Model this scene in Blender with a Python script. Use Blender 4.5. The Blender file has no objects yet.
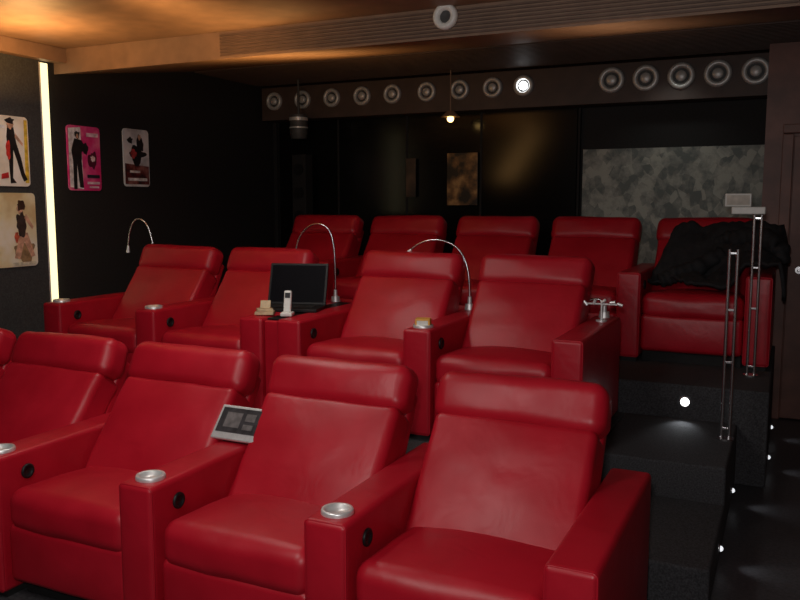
import bpy, bmesh, math, random
from mathutils import Vector, Matrix, noise
random.seed(4)
sc=bpy.context.scene
COL=sc.collection
try:
    sc.view_settings.view_transform='Standard'
    sc.view_settings.look='None'
except Exception: pass

# ---------------------------------------------------------------- materials
def mat(name,col,rough=0.6,metal=0.0,nscale=None,namt=0.25,bump=0.0,bscale=200,emit=None,estr=0,spec=None,coat=0,bdist=0.002):
    m=bpy.data.materials.new(name); m.use_nodes=True
    nt=m.node_tree; b=nt.nodes['Principled BSDF']
    b.inputs['Base Color'].default_value=(*col,1)
    b.inputs['Roughness'].default_value=rough
    b.inputs['Metallic'].default_value=metal
    if spec is not None: b.inputs['Specular IOR Level'].default_value=spec
    if coat: 
        b.inputs['Coat Weight'].default_value=coat; b.inputs['Coat Roughness'].default_value=0.25
    if emit:
        b.inputs['Emission Color'].default_value=(*emit,1); b.inputs['Emission Strength'].default_value=estr
    tc=nt.nodes.new('ShaderNodeTexCoord')
    if nscale:
        n=nt.nodes.new('ShaderNodeTexNoise'); n.inputs['Scale'].default_value=nscale; n.inputs['Detail'].default_value=6
        nt.links.new(tc.outputs['Object'],n.inputs['Vector'])
        r=nt.nodes.new('ShaderNodeValToRGB')
        r.color_ramp.elements[0].position=0.3; r.color_ramp.elements[1].position=0.7
        r.color_ramp.elements[0].color=tuple(max(0,c*(1-namt)) for c in col)+(1,)
        r.color_ramp.elements[1].color=tuple(min(1,c*(1+namt)) for c in col)+(1,)
        nt.links.new(n.outputs['Fac'],r.inputs['Fac']); nt.links.new(r.outputs['Color'],b.inputs['Base Color'])
    if bump:
        n2=nt.nodes.new('ShaderNodeTexNoise'); n2.inputs['Scale'].default_value=bscale; n2.inputs['Detail'].default_value=4
        nt.links.new(tc.outputs['Object'],n2.inputs['Vector'])
        bp=nt.nodes.new('ShaderNodeBump'); bp.inputs['Strength'].default_value=bump; bp.inputs['Distance'].default_value=bdist
        nt.links.new(n2.outputs['Fac'],bp.inputs['Height']); nt.links.new(bp.outputs['Normal'],b.inputs['Normal'])
    return m
def multi(name,cols,scale,rough=.5,detail=3):
    """several print colours mixed by noise"""
    m=mat(name,cols[0],rough)
    nt=m.node_tree; b=nt.nodes['Principled BSDF']
    tc=nt.nodes.new('ShaderNodeTexCoord')
    n=nt.nodes.new('ShaderNodeTexNoise'); n.inputs['Scale'].default_value=scale; n.inputs['Detail'].default_value=detail
    nt.links.new(tc.outputs['Object'],n.inputs['Vector'])
    r=nt.nodes.new('ShaderNodeValToRGB'); cr=r.color_ramp
    k=len(cols)
    while len(cr.elements)<k: cr.elements.new(.5)
    for i,c in enumerate(cols):
        cr.elements[i].position=.34+.32*i/(k-1); cr.elements[i].color=(*c,1)
    nt.links.new(n.outputs['Fac'],r.inputs['Fac']); nt.links.new(r.outputs['Color'],b.inputs['Base Color'])
    return m

def leather():
    m=mat('red_leather',(0.45,0.010,0.022),0.40,spec=0.42)
    nt=m.node_tree; b=nt.nodes['Principled BSDF']
    tc=nt.nodes.new('ShaderNodeTexCoord')
    n=nt.nodes.new('ShaderNodeTexNoise'); n.inputs['Scale'].default_value=5; n.inputs['Detail'].default_value=5
    nt.links.new(tc.outputs['Object'],n.inputs['Vector'])
    r=nt.nodes.new('ShaderNodeValToRGB')
    r.color_ramp.elements[0].position=.3; r.color_ramp.elements[1].position=.75
    r.color_ramp.elements[0].color=(0.36,0.004,0.014,1); r.color_ramp.elements[1].color=(0.45,0.008,0.022,1)
    nt.links.new(n.outputs['Fac'],r.inputs['Fac']); nt.links.new(r.outputs['Color'],b.inputs['Base Color'])
    v=nt.nodes.new('ShaderNodeTexVoronoi'); v.inputs['Scale'].default_value=260
    nt.links.new(tc.outputs['Object'],v.inputs['Vector'])
    w=nt.nodes.new('ShaderNodeTexNoise'); w.inputs['Scale'].default_value=7; w.inputs['Detail'].default_value=2; w.inputs['Distortion'].default_value=.6
    nt.links.new(tc.outputs['Object'],w.inputs['Vector'])
    b1=nt.nodes.new('ShaderNodeBump'); b1.inputs['Strength'].default_value=.20; b1.inputs['Distance'].default_value=.02
    nt.links.new(w.outputs['Fac'],b1.inputs['Height'])
    b2=nt.nodes.new('ShaderNodeBump'); b2.inputs['Strength'].default_value=.15; b2.inputs['Distance'].default_value=.001
    nt.links.new(v.outputs['Distance'],b2.inputs['Height']); nt.links.new(b1.outputs['Normal'],b2.inputs['Normal'])
    nt.links.new(b2.outputs['Normal'],b.inputs['Normal'])
    return m
M_LEA=leather()
M_BLK=mat('black_plastic',(0.008,0.008,0.009),0.45,nscale=20,spec=.3)
M_PLINTH=mat('black_plinth',(0.01,0.01,0.01),0.8,nscale=20)
M_CHR=mat('brushed_chrome',(0.72,0.72,0.74),0.25,1.0,nscale=60,namt=.08)
M_ALU=mat('aluminium_cup',(0.75,0.76,0.76),0.38,0.6,nscale=60,namt=.08)
M_CARP=mat('charcoal_carpet',(0.038,0.038,0.042),0.9,nscale=130,namt=.6,bump=.6,bscale=300,bdist=.004)
M_AISLE=mat('dark_aisle_floor',(0.055,0.053,0.057),0.38,nscale=60,namt=.4,bump=.3,bscale=120,bdist=.003)
M_WALLL=mat('dark_grey_fabric_wall',(0.040,0.042,0.042),0.9,nscale=90,namt=.3,bump=.3)
M_WALLB=mat('black_fabric_wall',(0.011,0.010,0.010),0.85,nscale=60,namt=.3,bump=.2)
M_GLASS=mat('black_glass',(0.004,0.004,0.004),0.17,nscale=2,namt=.3,spec=.35)
M_CEIL=mat('brown_ceiling_panel',(0.22,0.135,0.086),0.55,nscale=8,namt=.15,bump=.1,bscale=60)
M_CEILD=mat('dark_brown_slats',(0.11,0.066,0.046),0.6,nscale=12,namt=.2)
M_BOARD=mat('brown_soffit',(0.062,0.038,0.030),0.6,nscale=8,namt=.2)
M_DOOR=mat('reddish_wood',(0.15,0.060,0.042),0.5,nscale=6,namt=.3,bump=.1,bscale=40)
M_RING=mat('porthole_ring_metal',(0.56,0.55,0.53),0.42,0.35,nscale=30,namt=.1)
M_HOLE=mat('porthole_dark',(0.05,0.05,0.05),0.6,nscale=30)
M_WHITE=mat('white_plastic',(0.70,0.70,0.66),0.4,nscale=30,namt=.05)
M_STRIP=mat('led_strip_glow',(0.9,0.85,0.6),0.5,nscale=20,namt=.02,emit=(1.0,0.88,0.48),estr=1.4)
M_LED=mat('led_white',(0.9,0.9,0.9),0.5,nscale=20,namt=.02,emit=(0.95,0.98,1.0),estr=7)
M_LEDS=mat('led_white_soft',(0.6,0.6,0.6),0.5,nscale=20,namt=.02,emit=(0.92,0.95,1.0),estr=.9)
M_WARM=mat('warm_bulb',(0.9,0.8,0.5),0.5,nscale=20,namt=.02,emit=(1.0,0.62,0.2),estr=6)
M_JACK=mat('black_jacket_cloth',(0.010,0.010,0.012),0.85,nscale=30,namt=.4,bump=.4,bscale=80)

# ---------------------------------------------------------------- helpers
def link(o,parent=None):
    COL.objects.link(o)
    if parent is not None: o.parent=parent
    return o
def meshobj(name,bm,m,parent=None,smooth=False,loc=None,rot=None):
    me=bpy.data.meshes.new(name); bm.normal_update(); bm.to_mesh(me); bm.free()
    for mm in (m if isinstance(m,(list,tuple)) else [m]): me.materials.append(mm)
    if smooth:
        for p in me.polygons: p.use_smooth=True
    o=bpy.data.objects.new(name,me); link(o,parent)
    if loc: o.location=loc
    if rot: o.rotation_euler=rot
    return o
def empty(name,loc=(0,0,0),rot=(0,0,0)):
    o=bpy.data.objects.new(name,None); o.empty_display_size=.1; o.location=loc; o.rotation_euler=rot
    return link(o)
def addbox(bm,x0,x1,y0,y1,z0,z1,bev=0,mi=0,mtx=None):
    r=bmesh.ops.create_cube(bm,size=1)
    vs=r['verts']
    for v in vs:
        v.co=Vector(((x0+x1)/2+v.co.x*(x1-x0),(y0+y1)/2+v.co.y*(y1-y0),(z0+z1)/2+v.co.z*(z1-z0)))
        if mtx: v.co=mtx@v.co
    fs=set(f for v in vs for f in v.link_faces)
    for f in fs: f.material_index=mi
    if bev:
        es=list(set(e for v in vs for e in v.link_edges))
        bmesh.ops.bevel(bm,geom=es,offset=bev,segments=3,affect='EDGES',profile=.5)
def box(name,x0,x1,y0,y1,z0,z1,m,parent=None,bev=0):
    bm=bmesh.new(); addbox(bm,x0,x1,y0,y1,z0,z1,bev); return meshobj(name,bm,m,parent)
def addcyl(bm,r1,r2,h,mtx,seg=32,mi=0,caps=True):
    r=bmesh.ops.create_cone(bm,cap_ends=caps,cap_tris=False,segments=seg,radius1=r1,radius2=r2,depth=h,matrix=mtx)
    for f in set(f for v in r['verts'] for f in v.link_faces): f.material_index=mi
def lathe(bm,prof,mtx,seg=40,mi=0):
    rings=[]
    for (r,z) in prof:
        ring=[bm.verts.new(mtx@Vector((r*math.cos(2*math.pi*i/seg),r*math.sin(2*math.pi*i/seg),z))) for i in range(seg)]
        rings.append(ring)
    for a,b in zip(rings,rings[1:]):
        for i in range(seg):
            f=bm.faces.new((a[i],a[(i+1)%seg],b[(i+1)%seg],b[i])); f.material_index=mi; f.smooth=True
def rbox_mesh(name,hx,hy,hz,r,puff=(0,0,0),m=None,inner=8,wr=0.0,seed=0):
    """soft upholstered block"""
    k=4
    def coords(h):
        a=[ (h-r)*(-1+2*i/inner) for i in range(inner+1)]
        ex=[r*math.tan(math.radians(45)*j/k) for j in range(1,k+1)]
        return [-(h-r)-e for e in reversed(ex)]+a+[(h-r)+e for e in ex]
    C=(coords(hx),coords(hy),coords(hz)); H=(hx,hy,hz)
    bm=bmesh.new()
    for ax in range(3):
        u,v=[(1,2),(2,0),(0,1)][ax]
        for s in (-1,1):
            g=[]
            for a in C[u]:
                row=[]
                for b in C[v]:
                    p=[0,0,0]; p[ax]=s*H[ax]; p[u]=a; p[v]=b
                    row.append(bm.verts.new(p))
                g.append(row)
            for i in range(len(g)-1):
                for j in range(len(g[0])-1):
                    q=[g[i][j],g[i+1][j],g[i+1][j+1],g[i][j+1]]
                    if s<0: q.reverse()
                    bm.faces.new(q)
    bmesh.ops.remove_doubles(bm,verts=bm.verts,dist=1e-5)
    for v in bm.verts:
        p=v.co.copy()
        inn=Vector([max(-(H[i]-r),min(H[i]-r,p[i])) for i in range(3)])
        d=p-inn
        if d.length>1e-9: p=inn+d.normalized()*r
        q=p.copy()
        for i in range(3):
            j,l=(i+1)%3,(i+2)%3
            w=max(0,1-(p[j]/H[j])**2)*max(0,1-(p[l]/H[l])**2)
            q[i]+=puff[i]*w*(p[i]/H[i])
        if wr:
            n=noise.noise(Vector((q.x*5+seed,q.y*7,q.z*9)))*wr+noise.noise(Vector((q.x*14+seed,q.y*16,q.z*12)))*wr*.3
            q+= (d.normalized() if d.length>1e-9 else Vector((0,0,0)))*n
        v.co=q
    me=bpy.data.meshes.new(name); bm.normal_update(); bm.to_mesh(me); bm.free()
    me.materials.append(m or M_LEA)
    for p in me.polygons: p.use_smooth=True
    return me
def inst(name,me,parent,loc,rx=0,ry=0,rz=0):
    o=bpy.data.objects.new(name,me); link(o,parent); o.location=loc; o.rotation_euler=(rx,ry,rz); return o
def curve(name,pts,rad,m,parent=None,res=12,cyc=False):
    c=bpy.data.curves.new(name,'CURVE'); c.dimensions='3D'; c.bevel_depth=rad; c.bevel_resolution=3; c.resolution_u=res; c.use_fill_caps=True
    s=c.splines.new('NURBS'); s.points.add(len(pts)-1)
    for i,p in enumerate(pts): s.points[i].co=(*p,1)
    s.use_endpoint_u=True; s.order_u=min(4,len(pts)); s.use_cyclic_u=cyc
    c.materials.append(m)
    o=bpy.data.objects.new(name,c); return link(o,parent)
T=Matrix.Translation
def R(a,ax): return Matrix.Rotation(math.radians(a),4,ax)

# ---------------------------------------------------------------- layout constants
CZ=1.62
XL,XR=-4.90,1.25
YF,YB=-1.6,7.25
P2,P3=0.36,0.56

# ---------------------------------------------------------------- room shell
box('floor',XL-.1,XR+.1,YF,YB+.1,-.1,0,M_AISLE)
bm=bmesh.new()
addbox(bm,XL,-.85,3.31,4.98,0,P2,.012)
addbox(bm,-.85,-.22,4.10,4.98,0,P2,.012)
addbox(bm,-.85,-.22,3.31,4.10,0,.18,.012)
meshobj('floor_platform_middle',bm,M_CARP)
bm=bmesh.new(); addbox(bm,XL,-.06,4.98,YB,0,P3,.012)
meshobj('floor_platform_rear',bm,M_CARP)
box('wall_left',XL-.1,XL,YF,YB,0,3.0,M_WALLB)
box('wall_left_panel',XL,XL+.05,YF,4.27,0,2.72,M_WALLL)
box('wall_right',XR,XR+.1,YF,YB,0,3.0,M_DOOR)
box('wall_front',XL,XR,YF-.1,YF,0,3.0,M_WALLB)
box('wall_back',XL,XR,YB,YB+.1,0,3.0,M_WALLB)
bm=bmesh.new(); addbox(bm,-4.80,-1.72,7.21,7.24,.7,2.44)
meshobj('window_1',bm,M_GLASS)
bm=bmesh.new()
for x in (-4.84,-4.1,-3.35,-2.6,-1.70):
    addbox(bm,x-.010,x+.010,7.203,7.25,.56,2.46,.003)
addbox(bm,-4.84,-.2,7.19,7.25,2.44,2.50,.004)
meshobj('trim_1',bm,M_WALLB)
def mottled():
    m=mat('mottled_stone_panel',(0.1,0.1,0.08),0.7)
    nt=m.node_tree; b=nt.nodes['Principled BSDF']
    tc=nt.nodes.new('ShaderNodeTexCoord')
    v=nt.nodes.new('ShaderNodeTexVoronoi'); v.inputs['Scale'].default_value=17
    mp=nt.nodes.new('ShaderNodeMapping'); mp.inputs['Scale'].default_value=(1,1,.7)
    nt.links.new(tc.outputs['Object'],mp.inputs['Vector']); nt.links.new(mp.outputs['Vector'],v.inputs['Vector'])
    n=nt.nodes.new('ShaderNodeTexNoise'); n.inputs['Scale'].default_value=7; n.inputs['Detail'].default_value=8; n.inputs['Roughness'].default_value=.65
    nt.links.new(tc.outputs['Object'],n.inputs['Vector'])
    mx=nt.nodes.new('ShaderNodeMath'); mx.operation='MULTIPLY'
    s=nt.nodes.new('ShaderNodeSeparateColor'); nt.links.new(v.outputs['Color'],s.inputs['Color'])
    ad=nt.nodes.new('ShaderNodeMath'); ad.operation='ADD'; ad.inputs[1].default_value=1.5
    nt.links.new(s.outputs['Red'],ad.inputs[0])
    nt.links.new(ad.outputs[0],mx.inputs[0]); nt.links.new(n.outputs['Fac'],mx.inputs[1])
    r=nt.nodes.new('ShaderNodeValToRGB')
    r.color_ramp.elements[0].position=.6; r.color_ramp.elements[1].position=1.0
    r.color_ramp.elements[0].color=(.13,.145,.135,1); r.color_ramp.elements[1].color=(.37,.37,.32,1)
    mm=nt.nodes.new('ShaderNodeMath'); mm.operation='MULTIPLY'; mm.inputs[1].default_value=.8
    nt.links.new(mx.outputs[0],mm.inputs[0])
    nt.links.new(mm.outputs[0],r.inputs['Fac']); nt.links.new(r.outputs['Color'],b.inputs['Base Color'])
    return m
box('wall_back_stone_panel',-1.66,-.2,7.20,7.25,.7,2.08,mottled())
# ceiling
box('ceiling',XL,XR,YF,4.45,2.72,3.0,M_CEIL)
bm=bmesh.new()
prof=[(4.45,2.55),(5.96,2.78),(5.96,3.0),(4.45,3.0)]
a=[bm.verts.new((XL,y,z)) for y,z in prof]; b=[bm.verts.new((XR,y,z)) for y,z in prof]
bm.faces.new(a); bm.faces.new(b[::-1])
for i in range(4): bm.faces.new((a[i],b[i],b[(i+1)%4],a[(i+1)%4]))
bmesh.ops.recalc_face_normals(bm,faces=bm.faces)
meshobj('ceiling_sloped_baffle',bm,M_CEIL)
box('ceiling_rear',XL,XR,5.96,YB,2.80,3.0,M_CEILD)
bm=bmesh.new()
for i in range(7):
    z=2.565+i*.021
    addbox(bm,XL+1.5,XR,4.438,4.452,z,z+.010)
meshobj('trim_2',bm,M_CEILD)
bm=bmesh.new()
for i in range(20):
    y=6.0+i*.05
    addbox(bm,XL+.02,XR,y,y+.025,2.775,2.802)
meshobj('trim_3',bm,M_BOARD)
box('trim_4',XL+.05,XL+.13,YF,4.45,2.62,2.72,M_CEIL,bev=.004)
bm=bmesh.new(); addbox(bm,-4.86,-.18,7.0,7.19,2.44,2.76,.004)
meshobj('ceiling_soffit_board',bm,M_BOARD)
box('wall_back_aisle',-.205,XR,6.74,6.86,.0,2.80,M_DOOR)
d=empty('door_1')
box('leaf',-.005,.865,6.70,6.735,.01,2.1,M_DOOR,d,.004)
box('jamb_left',-.085,-.01,6.68,6.74,0,2.12,M_DOOR,d,.006)
box('jamb_right',.87,.95,6.68,6.74,0,2.12,M_DOOR,d,.006)
box('lintel',-.085,.95,6.68,6.74,2.125,2.19,M_DOOR,d,.006)
bm=bmesh.new(); addcyl(bm,.026,.026,.01,T((.07,6.695,1.13))@R(90,'X')); addcyl(bm,.009,.009,.05,T((.07,6.67,1.13))@R(90,'X'))
addbox(bm,.06,.18,6.64,6.655,1.122,1.138,.004); meshobj('handle',bm,M_CHR,d)

# ---------------------------------------------------------------- portholes
ratios=[-.672,-.625,-.578,-.531,-.4855,-.436,-.39,-.346,-.306,-.199,-.160,-.121,-.082,-.043]
for i,q in enumerate(ratios):
    x=q*7.0; z=CZ+.1435*7.0
    rr=.088 if i<9 else .104
    M=T((x,6.999,z))@R(90,'X')
    bm=bmesh.new()
    lathe(bm,[(rr,0),(rr,.018),(rr*.93,.03),(rr*.72,.034),(rr*.62,.022),(rr*.60,.004)],M,mi=0)
    lathe(bm,[(rr*.60,.004),(rr*.40,.003)],M,mi=1)
    lathe(bm,[(rr*.40,.003),(rr*.40,.022),(rr*.30,.030),(.0001,.031)],M,mi=2 if i==8 else 0)
    meshobj('porthole_ring_light',bm,[M_RING,M_HOLE,M_LED],smooth=True)
M=T((-1.82,4.437,2.665))@R(90,'X')
bm=bmesh.new(); lathe(bm,[(.072,0),(.072,.02),(.062,.03),(.040,.03),(.034,.005)],M)
lathe(bm,[(.034,.005),(.0001,.004)],M,mi=1)
meshobj('ring_spotlight',bm,[M_WHITE,M_HOLE],smooth=True)

# ---------------------------------------------------------------- wall light strip + posters
st=empty('wall_light_strip')
box('diffuser',XL+.0,XL+.045,4.285,4.355,.40,2.61,M_STRIP,st,.006)
box('rail_front',XL,XL+.05,4.27,4.283,.40,2.61,M_WHITE,st)

def rrect(hx,hz,r,y,n=6):
    L=[]
    for cx,cz,a0 in ((hx-r,hz-r,0),(-(hx-r),hz-r,90),(-(hx-r),-(hz-r),180),(hx-r,-(hz-r),270)):
        for k in range(n+1):
            a=math.radians(a0+90*k/n); L.append((cx+r*math.cos(a),y,cz+r*math.sin(a)))
    return L
def poster(y0,y1,z0,z1,xw,bg,shapes):
    p=empty('wall_poster')
    W,H=y1-y0,z1-z0
    bm=bmesh.new(); L=rrect(W/2,H/2,.03,0)
    vs=[bm.verts.new((xw+.001,y0+W/2+a,z0+H/2+c)) for a,_,c in L]
    f=bm.faces.new(vs); r=bmesh.ops.extrude_face_region(bm,geom=[f])
    for v in r['geom']:
        if isinstance(v,bmesh.types.BMVert): v.co.x+=.011
    bmesh.ops.recalc_face_normals(bm,faces=bm.faces)
    meshobj('board',bm,bg,p)
    for k,(c,pts) in enumerate(shapes):
        bm=bmesh.new()
        dx=.0135+.0006*k
        vs=[bm.verts.new((xw+dx,y0+u*W,z0+v*H)) for u,v in pts]
        bm.faces.new(vs)
        meshobj('print_%d'%k,bm,c if not isinstance(c,tuple) else mat('poster_ink',c,.5,nscale=25,namt=.4),p)
def blobp(cx,cy,rx,ry,sd,n=36,amp=.35):
    L=[]
    for i in range(n):
        a=2*math.pi*i/n; f=1+amp*noise.noise(Vector((math.cos(a)*1.6+sd,math.sin(a)*1.6,sd)))*1.6
        L.append((cx+rx*f*math.cos(a),cy+ry*f*math.sin(a)))
    return L
K=(.012,.012,.014); SK=(.62,.36,.24); WH=(.85,.83,.78)
HEEL=[(.52,.95),(.60,.97),(.66,.80),(.70,.62),(.80,.40),(.86,.20),(.93,.10),(.84,.07),(.78,.16),(.70,.36),(.62,.52),(.60,.30),(.58,.12),(.66,.05),(.52,.04),(.51,.2),(.50,.45),(.47,.7)]
poster(3.80,4.14,1.735,2.21,XL+.05,multi('poster_cream',[(.92,.90,.84),(.88,.84,.72),(.75,.68,.56)],7),
 [((.80,.52,.06),[(.88,.05),(.97,.05),(.98,.96),(.90,.96)]),(K,HEEL),(SK,blobp(.56,.88,.08,.06,2)),(K,blobp(.57,.93,.10,.04,6)),
  ((.6,.04,.03),blobp(.50,.52,.06,.12,4)),(SK,[(.66,.70),(.84,.58),(.85,.62),(.68,.76)]),((.55,.03,.03),[(.30,.10),(.48,.12),(.47,.20),(.31,.17)]),(WH,[(.3,.82),(.44,.82),(.44,.86),(.3,.86)])])
poster(3.78,4.17,1.18,1.69,XL+.05,multi('poster_yellow',[(.90,.86,.72),(.82,.73,.45),(.66,.52,.27)],5),
 [((.30,.20,.10),blobp(.72,.20,.22,.14,3)),(SK,[(.50,.12),(.62,.10),(.72,.34),(.86,.12),(.94,.14),(.80,.46),(.64,.46)]),
  ((.05,.035,.03),blobp(.68,.58,.11,.17,7)),(SK,blobp(.66,.78,.06,.06,9)),((.06,.03,.02),blobp(.68,.83,.09,.07,12)),(SK,[(.74,.66),(.90,.50),(.93,.54),(.78,.72)]),((.55,.10,.05),blobp(.56,.40,.05,.06,5)),
  ((.75,.68,.5),[(.45,.02),(.95,.02),(.95,.06),(.45,.06)])])
poster(4.53,4.85,1.715,2.20,XL,multi('poster_pink',[(.66,.02,.16),(.76,.05,.24),(.84,.18,.34)],9),
 [((.78,.72,.74),[(.03,.05),(.44,.02),(.40,.98),(.03,.95)]),(K,[(.14,.02),(.24,.02),(.26,.40),(.32,.05),(.44,.04),(.40,.45),(.42,.62),(.56,.55),(.60,.62),(.42,.78),(.20,.80),(.10,.62),(.14,.45)]),
  (K,blobp(.29,.86,.08,.055,3)),(K,blobp(.48,.66,.12,.08,8)),(SK,blobp(.29,.84,.04,.03,4)),
  ((.85,.55,.62),[(.56,.84),(.93,.84),(.93,.90),(.56,.90)]),((.10,.01,.03),blobp(.74,.48,.14,.13,11)),((.8,.6,.6),blobp(.74,.50,.07,.05,14)),((.85,.55,.62),[(.54,.10),(.93,.10),(.93,.14),(.54,.14)]),((.85,.55,.62),[(.60,.04),(.90,.04),(.90,.07),(.60,.07)]),((.02,.02,.03),[(.54,.20),(.93,.20),(.93,.25),(.54,.25)])])
poster(5.10,5.39,1.755,2.22,XL,multi('poster_white',[(.80,.81,.81),(.68,.68,.68),(.40,.41,.43)],7),
 [(multi('poster_dark',[(.03,.01,.012),(.12,.02,.02),(.30,.12,.10)],14),[(.03,.04),(.97,.04),(.97,.36),(.03,.40)]),(K,blobp(.50,.55,.30,.13,5,amp=.6)),(K,blobp(.66,.74,.12,.17,9,amp=.5)),
  ((.45,.05,.05),blobp(.36,.58,.12,.08,2)),(SK,blobp(.62,.86,.06,.04,5)),(K,blobp(.25,.80,.10,.05,6)),((.7,.7,.7),[(.12,.10),(.88,.10),(.88,.15),(.12,.15)]),((.6,.6,.6),[(.2,.24),(.6,.24),(.6,.28),(.2,.28)])])

# ---------------------------------------------------------------- recliners
ME_ARM=rbox_mesh('arm_mesh',.079,.485,.285,.020,(.004,.006,.004),inner=6)
ME_SEAT=rbox_mesh('seat_mesh',.319,.285,.085,.055,(0,.01,.028),inner=10,wr=.006)
ME_FOOT=rbox_mesh('foot_mesh',.318,.05,.125,.03,(0,.014,0),inner=8,wr=.003)
ME_BACKS=[rbox_mesh('back_mesh_%d'%i,.322,.085,.265,.036,(0,.022,.0),inner=12,wr=.006,seed=i*7) for i in range(3)]
ME_HEADS=[rbox_mesh('head_mesh_%d'%i,.336,.080,.102,.054,(.004,.016,.004),inner=12,wr=.006,seed=i*5) for i in range(3)]
ME_SHELL=rbox_mesh('shell_mesh',.320,.035,.26,.02,inner=4)
def boxmesh(n,x0,x1,y0,y1,z0,z1,m,bev=0):
    bm=bmesh.new(); addbox(bm,x0,x1,y0,y1,z0,z1,bev); me=bpy.data.meshes.new(n); bm.to_mesh(me); bm.free(); me.materials.append(m); return me
ME_DECK=boxmesh('deck_mesh',-.32,.32,.12,.93,.07,.28,M_LEA,.01)
ME_REAR=boxmesh('rear_mesh',-.32,.32,.72,.94,.28,.46,M_LEA,.01)
ME_PL=boxmesh('plinth_mesh',-.31,.31,.10,.88,0,.07,M_PLINTH)
ME_PLA=boxmesh('plinth_arm_mesh',-.06,.06,.03,.92,0,.032,M_PLINTH)
bm=bmesh.new()
M=R(90,'Y')
lathe(bm,[(.031,0),(.031,.006),(.027,.009),(.020,.009),(.019,.005),(.0001,.005)],M)
me=bpy.data.meshes.new('button_mesh'); bm.to_mesh(me); bm.free(); me.materials.append(M_BLK); ME_BTN=me
bm=bmesh.new()
lathe(bm,[(.0001,.002),(.038,.002),(.041,.014),(.052,.016),(.055,.010),(.055,0)],Matrix())
me=bpy.data.meshes.new('cup_mesh'); bm.to_mesh(me); bm.free(); me.materials.append(M_ALU); ME_CUP=me
def seam_mesh(name,loop,rad,m):
    bm=bmesh.new(); n=len(loop); seg=6; rings=[]
    for i in range(n):
        p=Vector(loop[i]); t=(Vector(loop[(i+1)%n])-Vector(loop[i-1])).normalized()
        up=Vector((0,1,0)); u=(up-t*up.dot(t)); u=u.normalized() if u.length>1e-4 else t.orthogonal().normalized()
        w=t.cross(u)
        rings.append([bm.verts.new(p+(u*math.cos(2*math.pi*k/seg)+w*math.sin(2*math.pi*k/seg))*rad) for k in range(seg)])
    for i in range(n):
        a=rings[i]; b=rings[(i+1)%n]
        for k in range(seg): bm.faces.new((a[k],a[(k+1)%seg],b[(k+1)%seg],b[k]))
    me=bpy.data.meshes.new(name); bm.to_mesh(me); bm.free(); me.materials.append(m)
    for p in me.polygons: p.use_smooth=True
    return me
ME_PIPE=seam_mesh('arm_pipe',rrect(.075,.281,.016,-.476),.0035,M_LEA)

def recliner(x,y0,z0,right_arm=False,left_arm=True,cup=True,btn=True,k=0):
    o=empty('red_leather_recliner',(x,y0,z0))
    a=math.radians(-38)
    inst('plinth',ME_PL,o,(0,0,0)); inst('seat_deck',ME_DECK,o,(0,0,0)); inst('rear_base',ME_REAR,o,(0,0,0))
    inst('footrest_panel',ME_FOOT,o,(0,.075,.20))
    inst('seat_cushion',ME_SEAT,o,(0,.305,.365),math.radians(-3))
    inst('backrest',ME_BACKS[k%3],o,(0,.625,.555),a)
    inst('back_shell',ME_SHELL,o,(0,.775,.60),math.radians(-30))
    inst('headrest',ME_HEADS[(k*2+1)%3],o,(0,.825,.845),math.radians(-24),math.radians(random.uniform(-.7,.7)))
    arms=([-1] if left_arm else [])+([1] if right_arm else [])
    for s in arms:
        inst('arm_left' if s<0 else 'arm_right',ME_ARM,o,(s*.4,.480,.315))
        inst('arm_piping',ME_PIPE,o,(s*.4,.480,.315))
        inst('arm_foot',ME_PLA,o,(s*.4,0,0))
        if s<0 and btn: inst('recline_button',ME_BTN,o,(-.3195,.14,.51))
        if s<0 and cup: inst('cup_holder',ME_CUP,o,(-.4,.085,.601))
    return o
r1=[-.91-.8*i for i in range(5)]
for i,x in enumerate(r1): recliner(x,2.19,0,right_arm=(i==0),k=i,left_arm=True)
Y2=3.89
recliner(-1.35,Y2,P2,right_arm=True,k=1); recliner(-2.15,Y2,P2,k=2,cup=False)
recliner(-3.21,Y2,P2,right_arm=True,k=0); recliner(-4.01,Y2,P2,k=1)
Y3=5.58
for i in range(5): recliner(-.56-.8*i,Y3,P3,right_arm=(i==0),k=i,cup=False)
c=empty('seat_console_table')
box('body',-2.729,-2.631,Y2+.02,Y2+.93,P2,P2+.585,M_LEA,c,.01)
box('tray',-2.727,-2.633,Y2+.05,Y2+.9,P2+.585,P2+.597,M_BLK,c,.003)

# ---------------------------------------------------------------- gooseneck reading lamps
def gooseneck(x,y,z,pts,rad=.006):
    o=empty('gooseneck_reading_lamp',(x,y,z))
    bm=bmesh.new(); addcyl(bm,.032,.028,.035,T((0,0,.0175))); addcyl(bm,.014,.012,.05,T((0,0,.055))); meshobj('base',bm,M_ALU,o)
    curve('neck',[(0,0,.03)]+pts,rad,M_CHR,o)
    e=Vector(pts[-1]); dd=(Vector(pts[-1])-Vector(pts[-2])).normalized()
    q=dd.to_track_quat('Z','Y').to_matrix().to_4x4()
    bm=bmesh.new(); addcyl(bm,.008,.015,.05,T(e)@q@T((0,0,.015))); addcyl(bm,.013,.013,.004,T(e)@q@T((0,0,.041)),mi=1)
    meshobj('head',bm,[M_ALU,M_WHITE],o)
ZA=P2+.602
gooseneck(-4.30,4.76,ZA,[(.01,0,.2),(-.01,0,.46),(-.10,-.02,.56),(-.18,-.04,.52),(-.20,-.05,.39),(-.205,-.05,.33)])
gooseneck(-2.74,4.76,ZA,[(.0,0,.2),(.0,0,.42),(-.06,-.02,.53),(-.20,-.04,.52),(-.27,-.05,.40),(-.275,-.05,.32)])
gooseneck(-1.78,4.76,ZA,[(.0,0,.20),(-.03,0,.36),(-.18,-.02,.45),(-.33,-.03,.42),(-.39,-.04,.36)])
gooseneck(-.95,4.76,ZA,[(.0,0,.08),(-.04,0,.12),(-.08,-.02,.10),(-.11,-.04,.085)])
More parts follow.
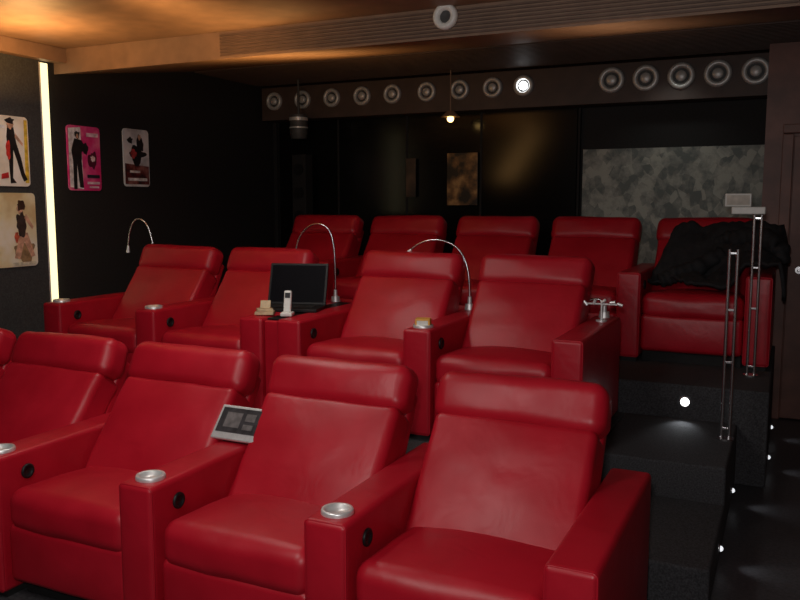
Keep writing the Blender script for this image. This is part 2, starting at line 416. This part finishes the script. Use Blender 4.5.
bm=bmesh.new()
for i,(dx,dz) in enumerate([(.0,.11),(.05,.115),(.10,.11),(.14,.10),(-.05,.10)]):
    addcyl(bm,.009,.009,.03,T((dx,0,dz))@R(20+30*i,'Y'),12)
addbox(bm,-.06,.15,-.004,.004,.096,.104)
addcyl(bm,.006,.006,.10,T((.04,0,.05)),12); addcyl(bm,.03,.03,.01,T((.04,0,.005)),20)
meshobj('chrome_table_stand',bm,M_ALU,loc=(-.97,4.58,ZA))

# ---------------------------------------------------------------- laptop, phone, notebook, tablet, box
lp=empty('laptop',(-2.77,4.27,P2+.603),(0,0,math.radians(16)))
box('base',-.19,.19,-.12,.12,0,.02,M_BLK,lp,.004)
la=math.radians(-20)
bm=bmesh.new(); addbox(bm,-.19,.19,-.006,.006,0,.27,.004)
meshobj('lid',bm,M_BLK,lp,loc=(0,.10,.02),rot=(la,0,0))
bm=bmesh.new(); addbox(bm,-.175,.175,-.0085,-.0065,.015,.255)
meshobj('screen',bm,mat('laptop_dark_screen',(.004,.004,.006),.5,nscale=4,spec=.05),lp,loc=(0,.10,.02),rot=(la,0,0))
bm=bmesh.new()
for r in range(5):
    for q in range(12): addbox(bm,-.14+q*.0235,-.14+q*.0235+.019,-.02+r*.02,-.02+r*.02+.016,.02,.0235)
meshobj('keys',bm,M_PLINTH,lp)
ph=empty('cordless_phone',(-2.64,4.02,P2+.603),(0,0,math.radians(20)))
box('cradle',-.035,.035,-.04,.04,0,.025,M_WHITE,ph,.008)
bm=bmesh.new(); addbox(bm,-.022,.022,-.012,.012,0,.13,.008); meshobj('handset',bm,M_WHITE,ph,loc=(0,.0,.02),rot=(math.radians(-15),0,math.radians(0)))
bm=bmesh.new(); addbox(bm,-.015,.015,-.0145,-.0125,.085,.115); meshobj('display',bm,M_BLK,ph,loc=(0,0,.02),rot=(math.radians(-15),0,0))
nb=empty('notebook_stack',(-2.79,4.01,P2+.606),(0,0,math.radians(25)))
M_PAPER=mat('beige_paper',(.55,.42,.26),.7,nscale=20)
box('lower_book',-.055,.055,-.04,.04,0,.018,M_PAPER,nb,.002)
bm=bmesh.new(); addbox(bm,-.045,.045,-.035,.035,0,.015,.002); meshobj('upper_book',bm,M_PAPER,nb,loc=(0,0,.019),rot=(0,math.radians(0),.3))
bm=bmesh.new(); addbox(bm,-.03,.03,-.003,.003,0,.05,.001); meshobj('card',bm,M_PAPER,nb,loc=(0,.01,.034),rot=(math.radians(-30),0,0))
tb=empty('touch_panel_remote',(-2.10,2.79,.605),(0,0,math.radians(0)))
ta=math.radians(-40)
bm=bmesh.new(); addbox(bm,-.115,.115,-.009,.009,0,.16,.006); meshobj('frame',bm,M_ALU,tb,rot=(ta,0,0),loc=(0,-.03,.010))
bm=bmesh.new(); addbox(bm,-.10,.10,-.0115,-.0095,.032,.146); meshobj('display',bm,mat('tablet_screen',(.035,.032,.035),.45,nscale=30,namt=.5,spec=.3),tb,rot=(ta,0,0),loc=(0,-.03,.010))
bm=bmesh.new(); addbox(bm,-.06,.06,-.02,.07,0,.012,.003); meshobj('stand',bm,M_BLK,tb)
bm=bmesh.new()
addbox(bm,-.07,.01,-.0127,-.0116,.055,.125); addbox(bm,.03,.08,-.0127,-.0116,.09,.125); addbox(bm,.03,.08,-.0127,-.0116,.05,.075)
meshobj('screen_window',bm,mat('dim_screen_image',(.11,.10,.10),.5,nscale=30,namt=.5),tb,rot=(ta,0,0),loc=(0,-.03,.010))
sb=empty('snack_box',(-1.75,3.975,P2+.604),(0,0,math.radians(15)))
box('carton',-.04,.04,-.03,.03,0,.045,mat('orange_card',(.75,.38,.06),.6,nscale=10),sb,.003)
box('label',-.03,.03,-.0315,-.0301,.008,.035,M_WHITE,sb)

# ---------------------------------------------------------------- jacket draped over the rear right seat and arm
def jheight(x,y):
    seat=1.035
    back=1.02+max(0,y-5.98)*1.30
    h=max(seat,back)
    t=min(1,max(0,(x+.34)/.10)); t=t*t*(3-2*t)
    h=h*(1-t)+max(h,1.19)*t
    h+=.12*math.exp(-((x+.30)/.17)**2-((y-6.02)/.18)**2)+.05*math.exp(-((x+.62)/.16)**2-((y-5.92)/.13)**2)
    return h
bm=bmesh.new(); NU,NV=72,48; g=[]
for i in range(NU+1):
    row=[]; u=i/NU
    for j in range(NV+1):
        v=j/NV
        y=5.72+.58*v+.05*noise.noise(Vector((u*3,v*2,1)))
        if u<.86: x=-.86+(u/.86)*(.80); drop=0
        else: x=-.06+.03*math.sin((u-.86)/.14*1.5); drop=(u-.86)/.14*(.20+.12*noise.noise(Vector((v*4,2,7))))
        x+= (1-u)*.22*(.5-v)*-1.0*(1 if u<.86 else 0)
        y+= (1-v)*(.20*math.exp(-((u-.15)/.18)**2)-.02)
        rid=1-abs(noise.noise(Vector((x*6+y*3,y*5-x*2,3.3))))*2
        rid2=1-abs(noise.noise(Vector((x*13-y*6,y*9+x*5,8.1))))*2
        z=jheight(x,y)+.035*rid+.018*rid2-drop
        if u<.05 : z-=.03*(1-u/.05)
        row.append(bm.verts.new((x,y,z)))
    g.append(row)
for i in range(NU):
    for j in range(NV): bm.faces.new((g[i][j],g[i+1][j],g[i+1][j+1],g[i][j+1]))
jk=empty('black_jacket')
s=meshobj('drape',bm,M_JACK,jk,smooth=True)
sm=s.modifiers.new('sol','SOLIDIFY'); sm.thickness=.022; sm.offset=1
def sleeve(name,pts,rads):
    bm=bmesh.new(); seg=20; rings=[]
    P=[];n=26
    for i in range(n+1):
        t=i/n*(len(pts)-1); k=min(int(t),len(pts)-2); f=t-k
        P.append((Vector(pts[k]).lerp(Vector(pts[k+1]),f),rads[k]*(1-f)+rads[k+1]*f))
    for i,(p,r) in enumerate(P):
        t=(P[min(i+1,n)][0]-P[max(i-1,0)][0]).normalized(); u=t.orthogonal().normalized(); w=t.cross(u)
        ring=[]
        for k in range(seg):
            a=2*math.pi*k/seg; d=u*math.cos(a)+w*math.sin(a)
            q=p+d*r; rr=r*(1+.25*noise.noise(q*14)+.12*math.sin(i*1.7+noise.noise(q*6)*4))
            ring.append(bm.verts.new(p+d*rr))
        rings.append(ring)
    for a,b in zip(rings,rings[1:]):
        for k in range(seg): bm.faces.new((a[k],a[(k+1)%seg],b[(k+1)%seg],b[k]))
    bm.faces.new(rings[0][::-1]); bm.faces.new(rings[-1])
    return meshobj(name,bm,M_JACK,jk,smooth=True)
sleeve('sleeve_right',[(-.36,6.16,1.36),(-.24,6.10,1.40),(-.12,6.02,1.37),(-.055,5.98,1.32),(-.03,5.96,1.22)],[.055,.07,.065,.055,.045])
sleeve('sleeve_left',[(-.42,6.10,1.26),(-.56,6.00,1.19),(-.70,5.93,1.13),(-.80,5.88,1.09)],[.06,.06,.055,.045])
sleeve('collar',[(-.50,6.22,1.33),(-.38,6.17,1.385),(-.26,6.17,1.40)],[.03,.045,.035])

# ---------------------------------------------------------------- chrome railing posts
hr=empty('chrome_railing')
bm=bmesh.new()
def postpair(x,y,z0,z1):
    for dx in (-.020,.020):
        addcyl(bm,.0085,.0085,z1-z0,T((x+dx,y,(z0+z1)/2)),16)
    addcyl(bm,.045,.045,.01,T((x,y,z0+.005)),24)
    for z in (z0+.06,z0+.42,z1-.32,z1-.02):
        addbox(bm,x-.026,x+.026,y-.006,y+.006,z-.006,z+.006,.002)
postpair(-.262,4.62,P2,1.38); postpair(-.18,5.42,P3,1.55)
meshobj('posts',bm,M_CHR,hr)
dv=empty('white_switch_box',(-.27,5.42,1.553))
box('lower_body',-.06,.13,-.04,.04,0,.045,M_WHITE,dv,.006)
box('upper_body',-.10,.05,-.035,.035,.0455,.125,M_WHITE,dv,.006)
box('panel',-.09,.04,-.0375,-.0352,.055,.115,mat('beige_panel',(.5,.45,.38),.5,nscale=20),dv)

# ---------------------------------------------------------------- step lights
def step_light(loc,axis,en=.6):
    o=empty('step_light',loc)
    bm=bmesh.new(); Mx=R(90,'Y') if axis=='X' else R(90,'X')
    dome=[(.013*math.cos(math.radians(a)),.006+.013*math.sin(math.radians(a))) for a in (0,20,40,60,80)]+[(.0001,.0192)]
    if axis=='X':
        lathe(bm,[(.020,0),(.020,.005),(.013,.006)],Mx,24,0); lathe(bm,dome,Mx,24,1)
    else:
        lathe(bm,[(.034,0),(.034,.006),(.026,.008),(.024,.004)],Mx,24,0); lathe(bm,[(.024,.004),(.0001,.006)],Mx,24,1)
    meshobj('bezel',bm,[M_CHR,M_LEDS if axis=='X' else M_LED],o,smooth=True)
    l=bpy.data.lights.new('led','SPOT'); l.energy=en; l.spot_size=math.radians(80); l.spot_blend=1; l.shadow_soft_size=.02; l.color=(.9,.95,1)
    lo=bpy.data.objects.new('led',l); link(lo,o); 
    d=Vector((.8,0,-.22)) if axis=='X' else Vector((0,-.8,-.5))
    lo.location=d*.05; lo.rotation_euler=d.to_track_quat('-Z','Y').to_euler()
for y in (3.8,4.63): step_light((-.219,y,.08),'X',.55)
for y in (5.35,6.1): step_light((-.059,y,.08),'X',.35)
step_light((-.51,4.979,.46),'Y',1.1)

# ---------------------------------------------------------------- things at back wall
sp=empty('hanging_projector_spot',(-4.27,6.75,2.36))
bm=bmesh.new(); addcyl(bm,.085,.085,.18,T((0,0,0)),32,0); addcyl(bm,.089,.089,.03,T((0,0,.05)),32,1); addcyl(bm,.089,.089,.012,T((0,0,-.03)),32,1)
addcyl(bm,.012,.012,.35,T((0,0,.255)),12,0); addcyl(bm,.07,.085,.05,T((0,0,-.11)),32,0)
meshobj('body',bm,[M_HOLE,M_RING],sp)
pk=empty('wall_speaker_column',(-4.45,7.1,0))
bm=bmesh.new(); addbox(bm,-.08,.08,-.08,.06,.56,2.1,.01); meshobj('cabinet',bm,M_WALLB,pk)
bm=bmesh.new()
for i in range(6): addcyl(bm,.055,.055,.012,T((0,-.086,.8+i*.23))@R(90,'X'),24)
meshobj('drivers',bm,M_BLK,pk)
ap=empty('amber_reflection_panel',(-2.77,7.19,1.86))  # blurry amber reflection in the back glass, painted on a thin panel
M_AMB=multi('amber_reflection_paint',[(.01,.008,.005),(.015,.010,.007),(.20,.10,.035),(.55,.32,.12)],6,.4,5)
box('reflection_sheet',-.15,.15,-.02,-.005,-.26,.22,M_AMB,ap,.003)
bp_=empty('brown_reflection_panel',(-3.29,7.185,1.88))
box('reflection_sheet',-.05,.05,-.02,-.005,-.2,.16,multi('brown_reflection_paint',[(.02,.012,.01),(.06,.035,.02),(.12,.07,.04)],6),bp_,.003)  # vague brown glass reflection, put into the panel colour
cl=empty('ceiling_globe_lamp',(-2.76,6.85,2.37))
bm=bmesh.new(); addcyl(bm,.006,.006,.38,T((0,0,.24)),10,0); addcyl(bm,.085,.03,.05,T((0,0,.03)),24,0)
meshobj('shade',bm,M_CEIL,cl)
bm=bmesh.new(); bmesh.ops.create_uvsphere(bm,u_segments=20,v_segments=12,radius=.03,matrix=T((0,0,-.012))); meshobj('bulb',bm,M_WARM,cl,smooth=True)

# ---------------------------------------------------------------- lights
def area(name,loc,target,size,en,col=(1,1,1),sy=None,spread=180):
    l=bpy.data.lights.new(name,'AREA'); l.size=size; l.energy=en; l.color=col; l.spread=math.radians(spread)
    if sy: l.shape='RECTANGLE'; l.size_y=sy
    o=bpy.data.objects.new(name,l); link(o); o.location=loc
    o.rotation_euler=(Vector(target)-Vector(loc)).to_track_quat('-Z','Y').to_euler(); return o
def spot(name,loc,target,en,ang,col=(1,1,1),soft=.05,blend=.6):
    l=bpy.data.lights.new(name,'SPOT'); l.energy=en; l.spot_size=math.radians(ang); l.spot_blend=blend; l.color=col; l.shadow_soft_size=soft
    o=bpy.data.objects.new(name,l); link(o); o.location=loc
    o.rotation_euler=(Vector(target)-Vector(loc)).to_track_quat('-Z','Y').to_euler(); return o
area('camera_flash',(-.05,-.05,1.80),(-2.0,5,1.4),.10,27,(1,.95,.94))
area('front_ceiling_light',(-1.8,1.2,2.68),(-2.1,3.0,.6),.5,34,(1,.93,.88),1.6)
area('middle_ceiling_light',(-2.6,3.6,2.69),(-2.6,3.9,.9),.3,16,(1,.93,.86),2.4,140)
spot('poster_fill_spot',(-3.9,3.4,2.68),(-4.85,4.1,1.75),16,70,(1,.93,.8),.05,1)  # unseen spot added to brighten the left wall posters
spot('stone_panel_downlight',(-.9,6.6,2.7),(-.9,7.2,1.7),3.5,90,(.95,1,.93),.05,1)
OR=(1,.52,.17)
area('cove_uplight_left',(-4.3,3.7,2.30),(-4.3,3.7,3),.25,14,OR)
area('cove_uplight_middle',(-3.2,4.05,2.25),(-3.2,4.3,2.7),.25,6,OR,1.5,150)
area('ceiling_fill_rear',(-3.1,5.0,2.15),(-3.1,5.0,2.7),.3,6,OR,1.2,130)  # floating area light added to brighten the sloped underside, no fixture
area('ceiling_fill_right',(-1.0,5.0,2.15),(-1.0,5.0,2.7),.3,2.5,(1,.62,.35),1.5,130)  # weaker floating fill added under the right half of the baffle
w=bpy.data.worlds.new('world'); sc.world=w; w.use_nodes=True
w.node_tree.nodes['Background'].inputs[0].default_value=(.02,.02,.022,1); w.node_tree.nodes['Background'].inputs[1].default_value=.3

# ---------------------------------------------------------------- camera
cd=bpy.data.cameras.new('camera'); cd.sensor_width=36; cd.lens=36.9; cd.clip_start=.02
co=bpy.data.objects.new('camera',cd); link(co); co.location=(0,0,CZ)
co.rotation_euler=(math.radians(90-6.74),0,math.radians(25.4))
sc.camera=co
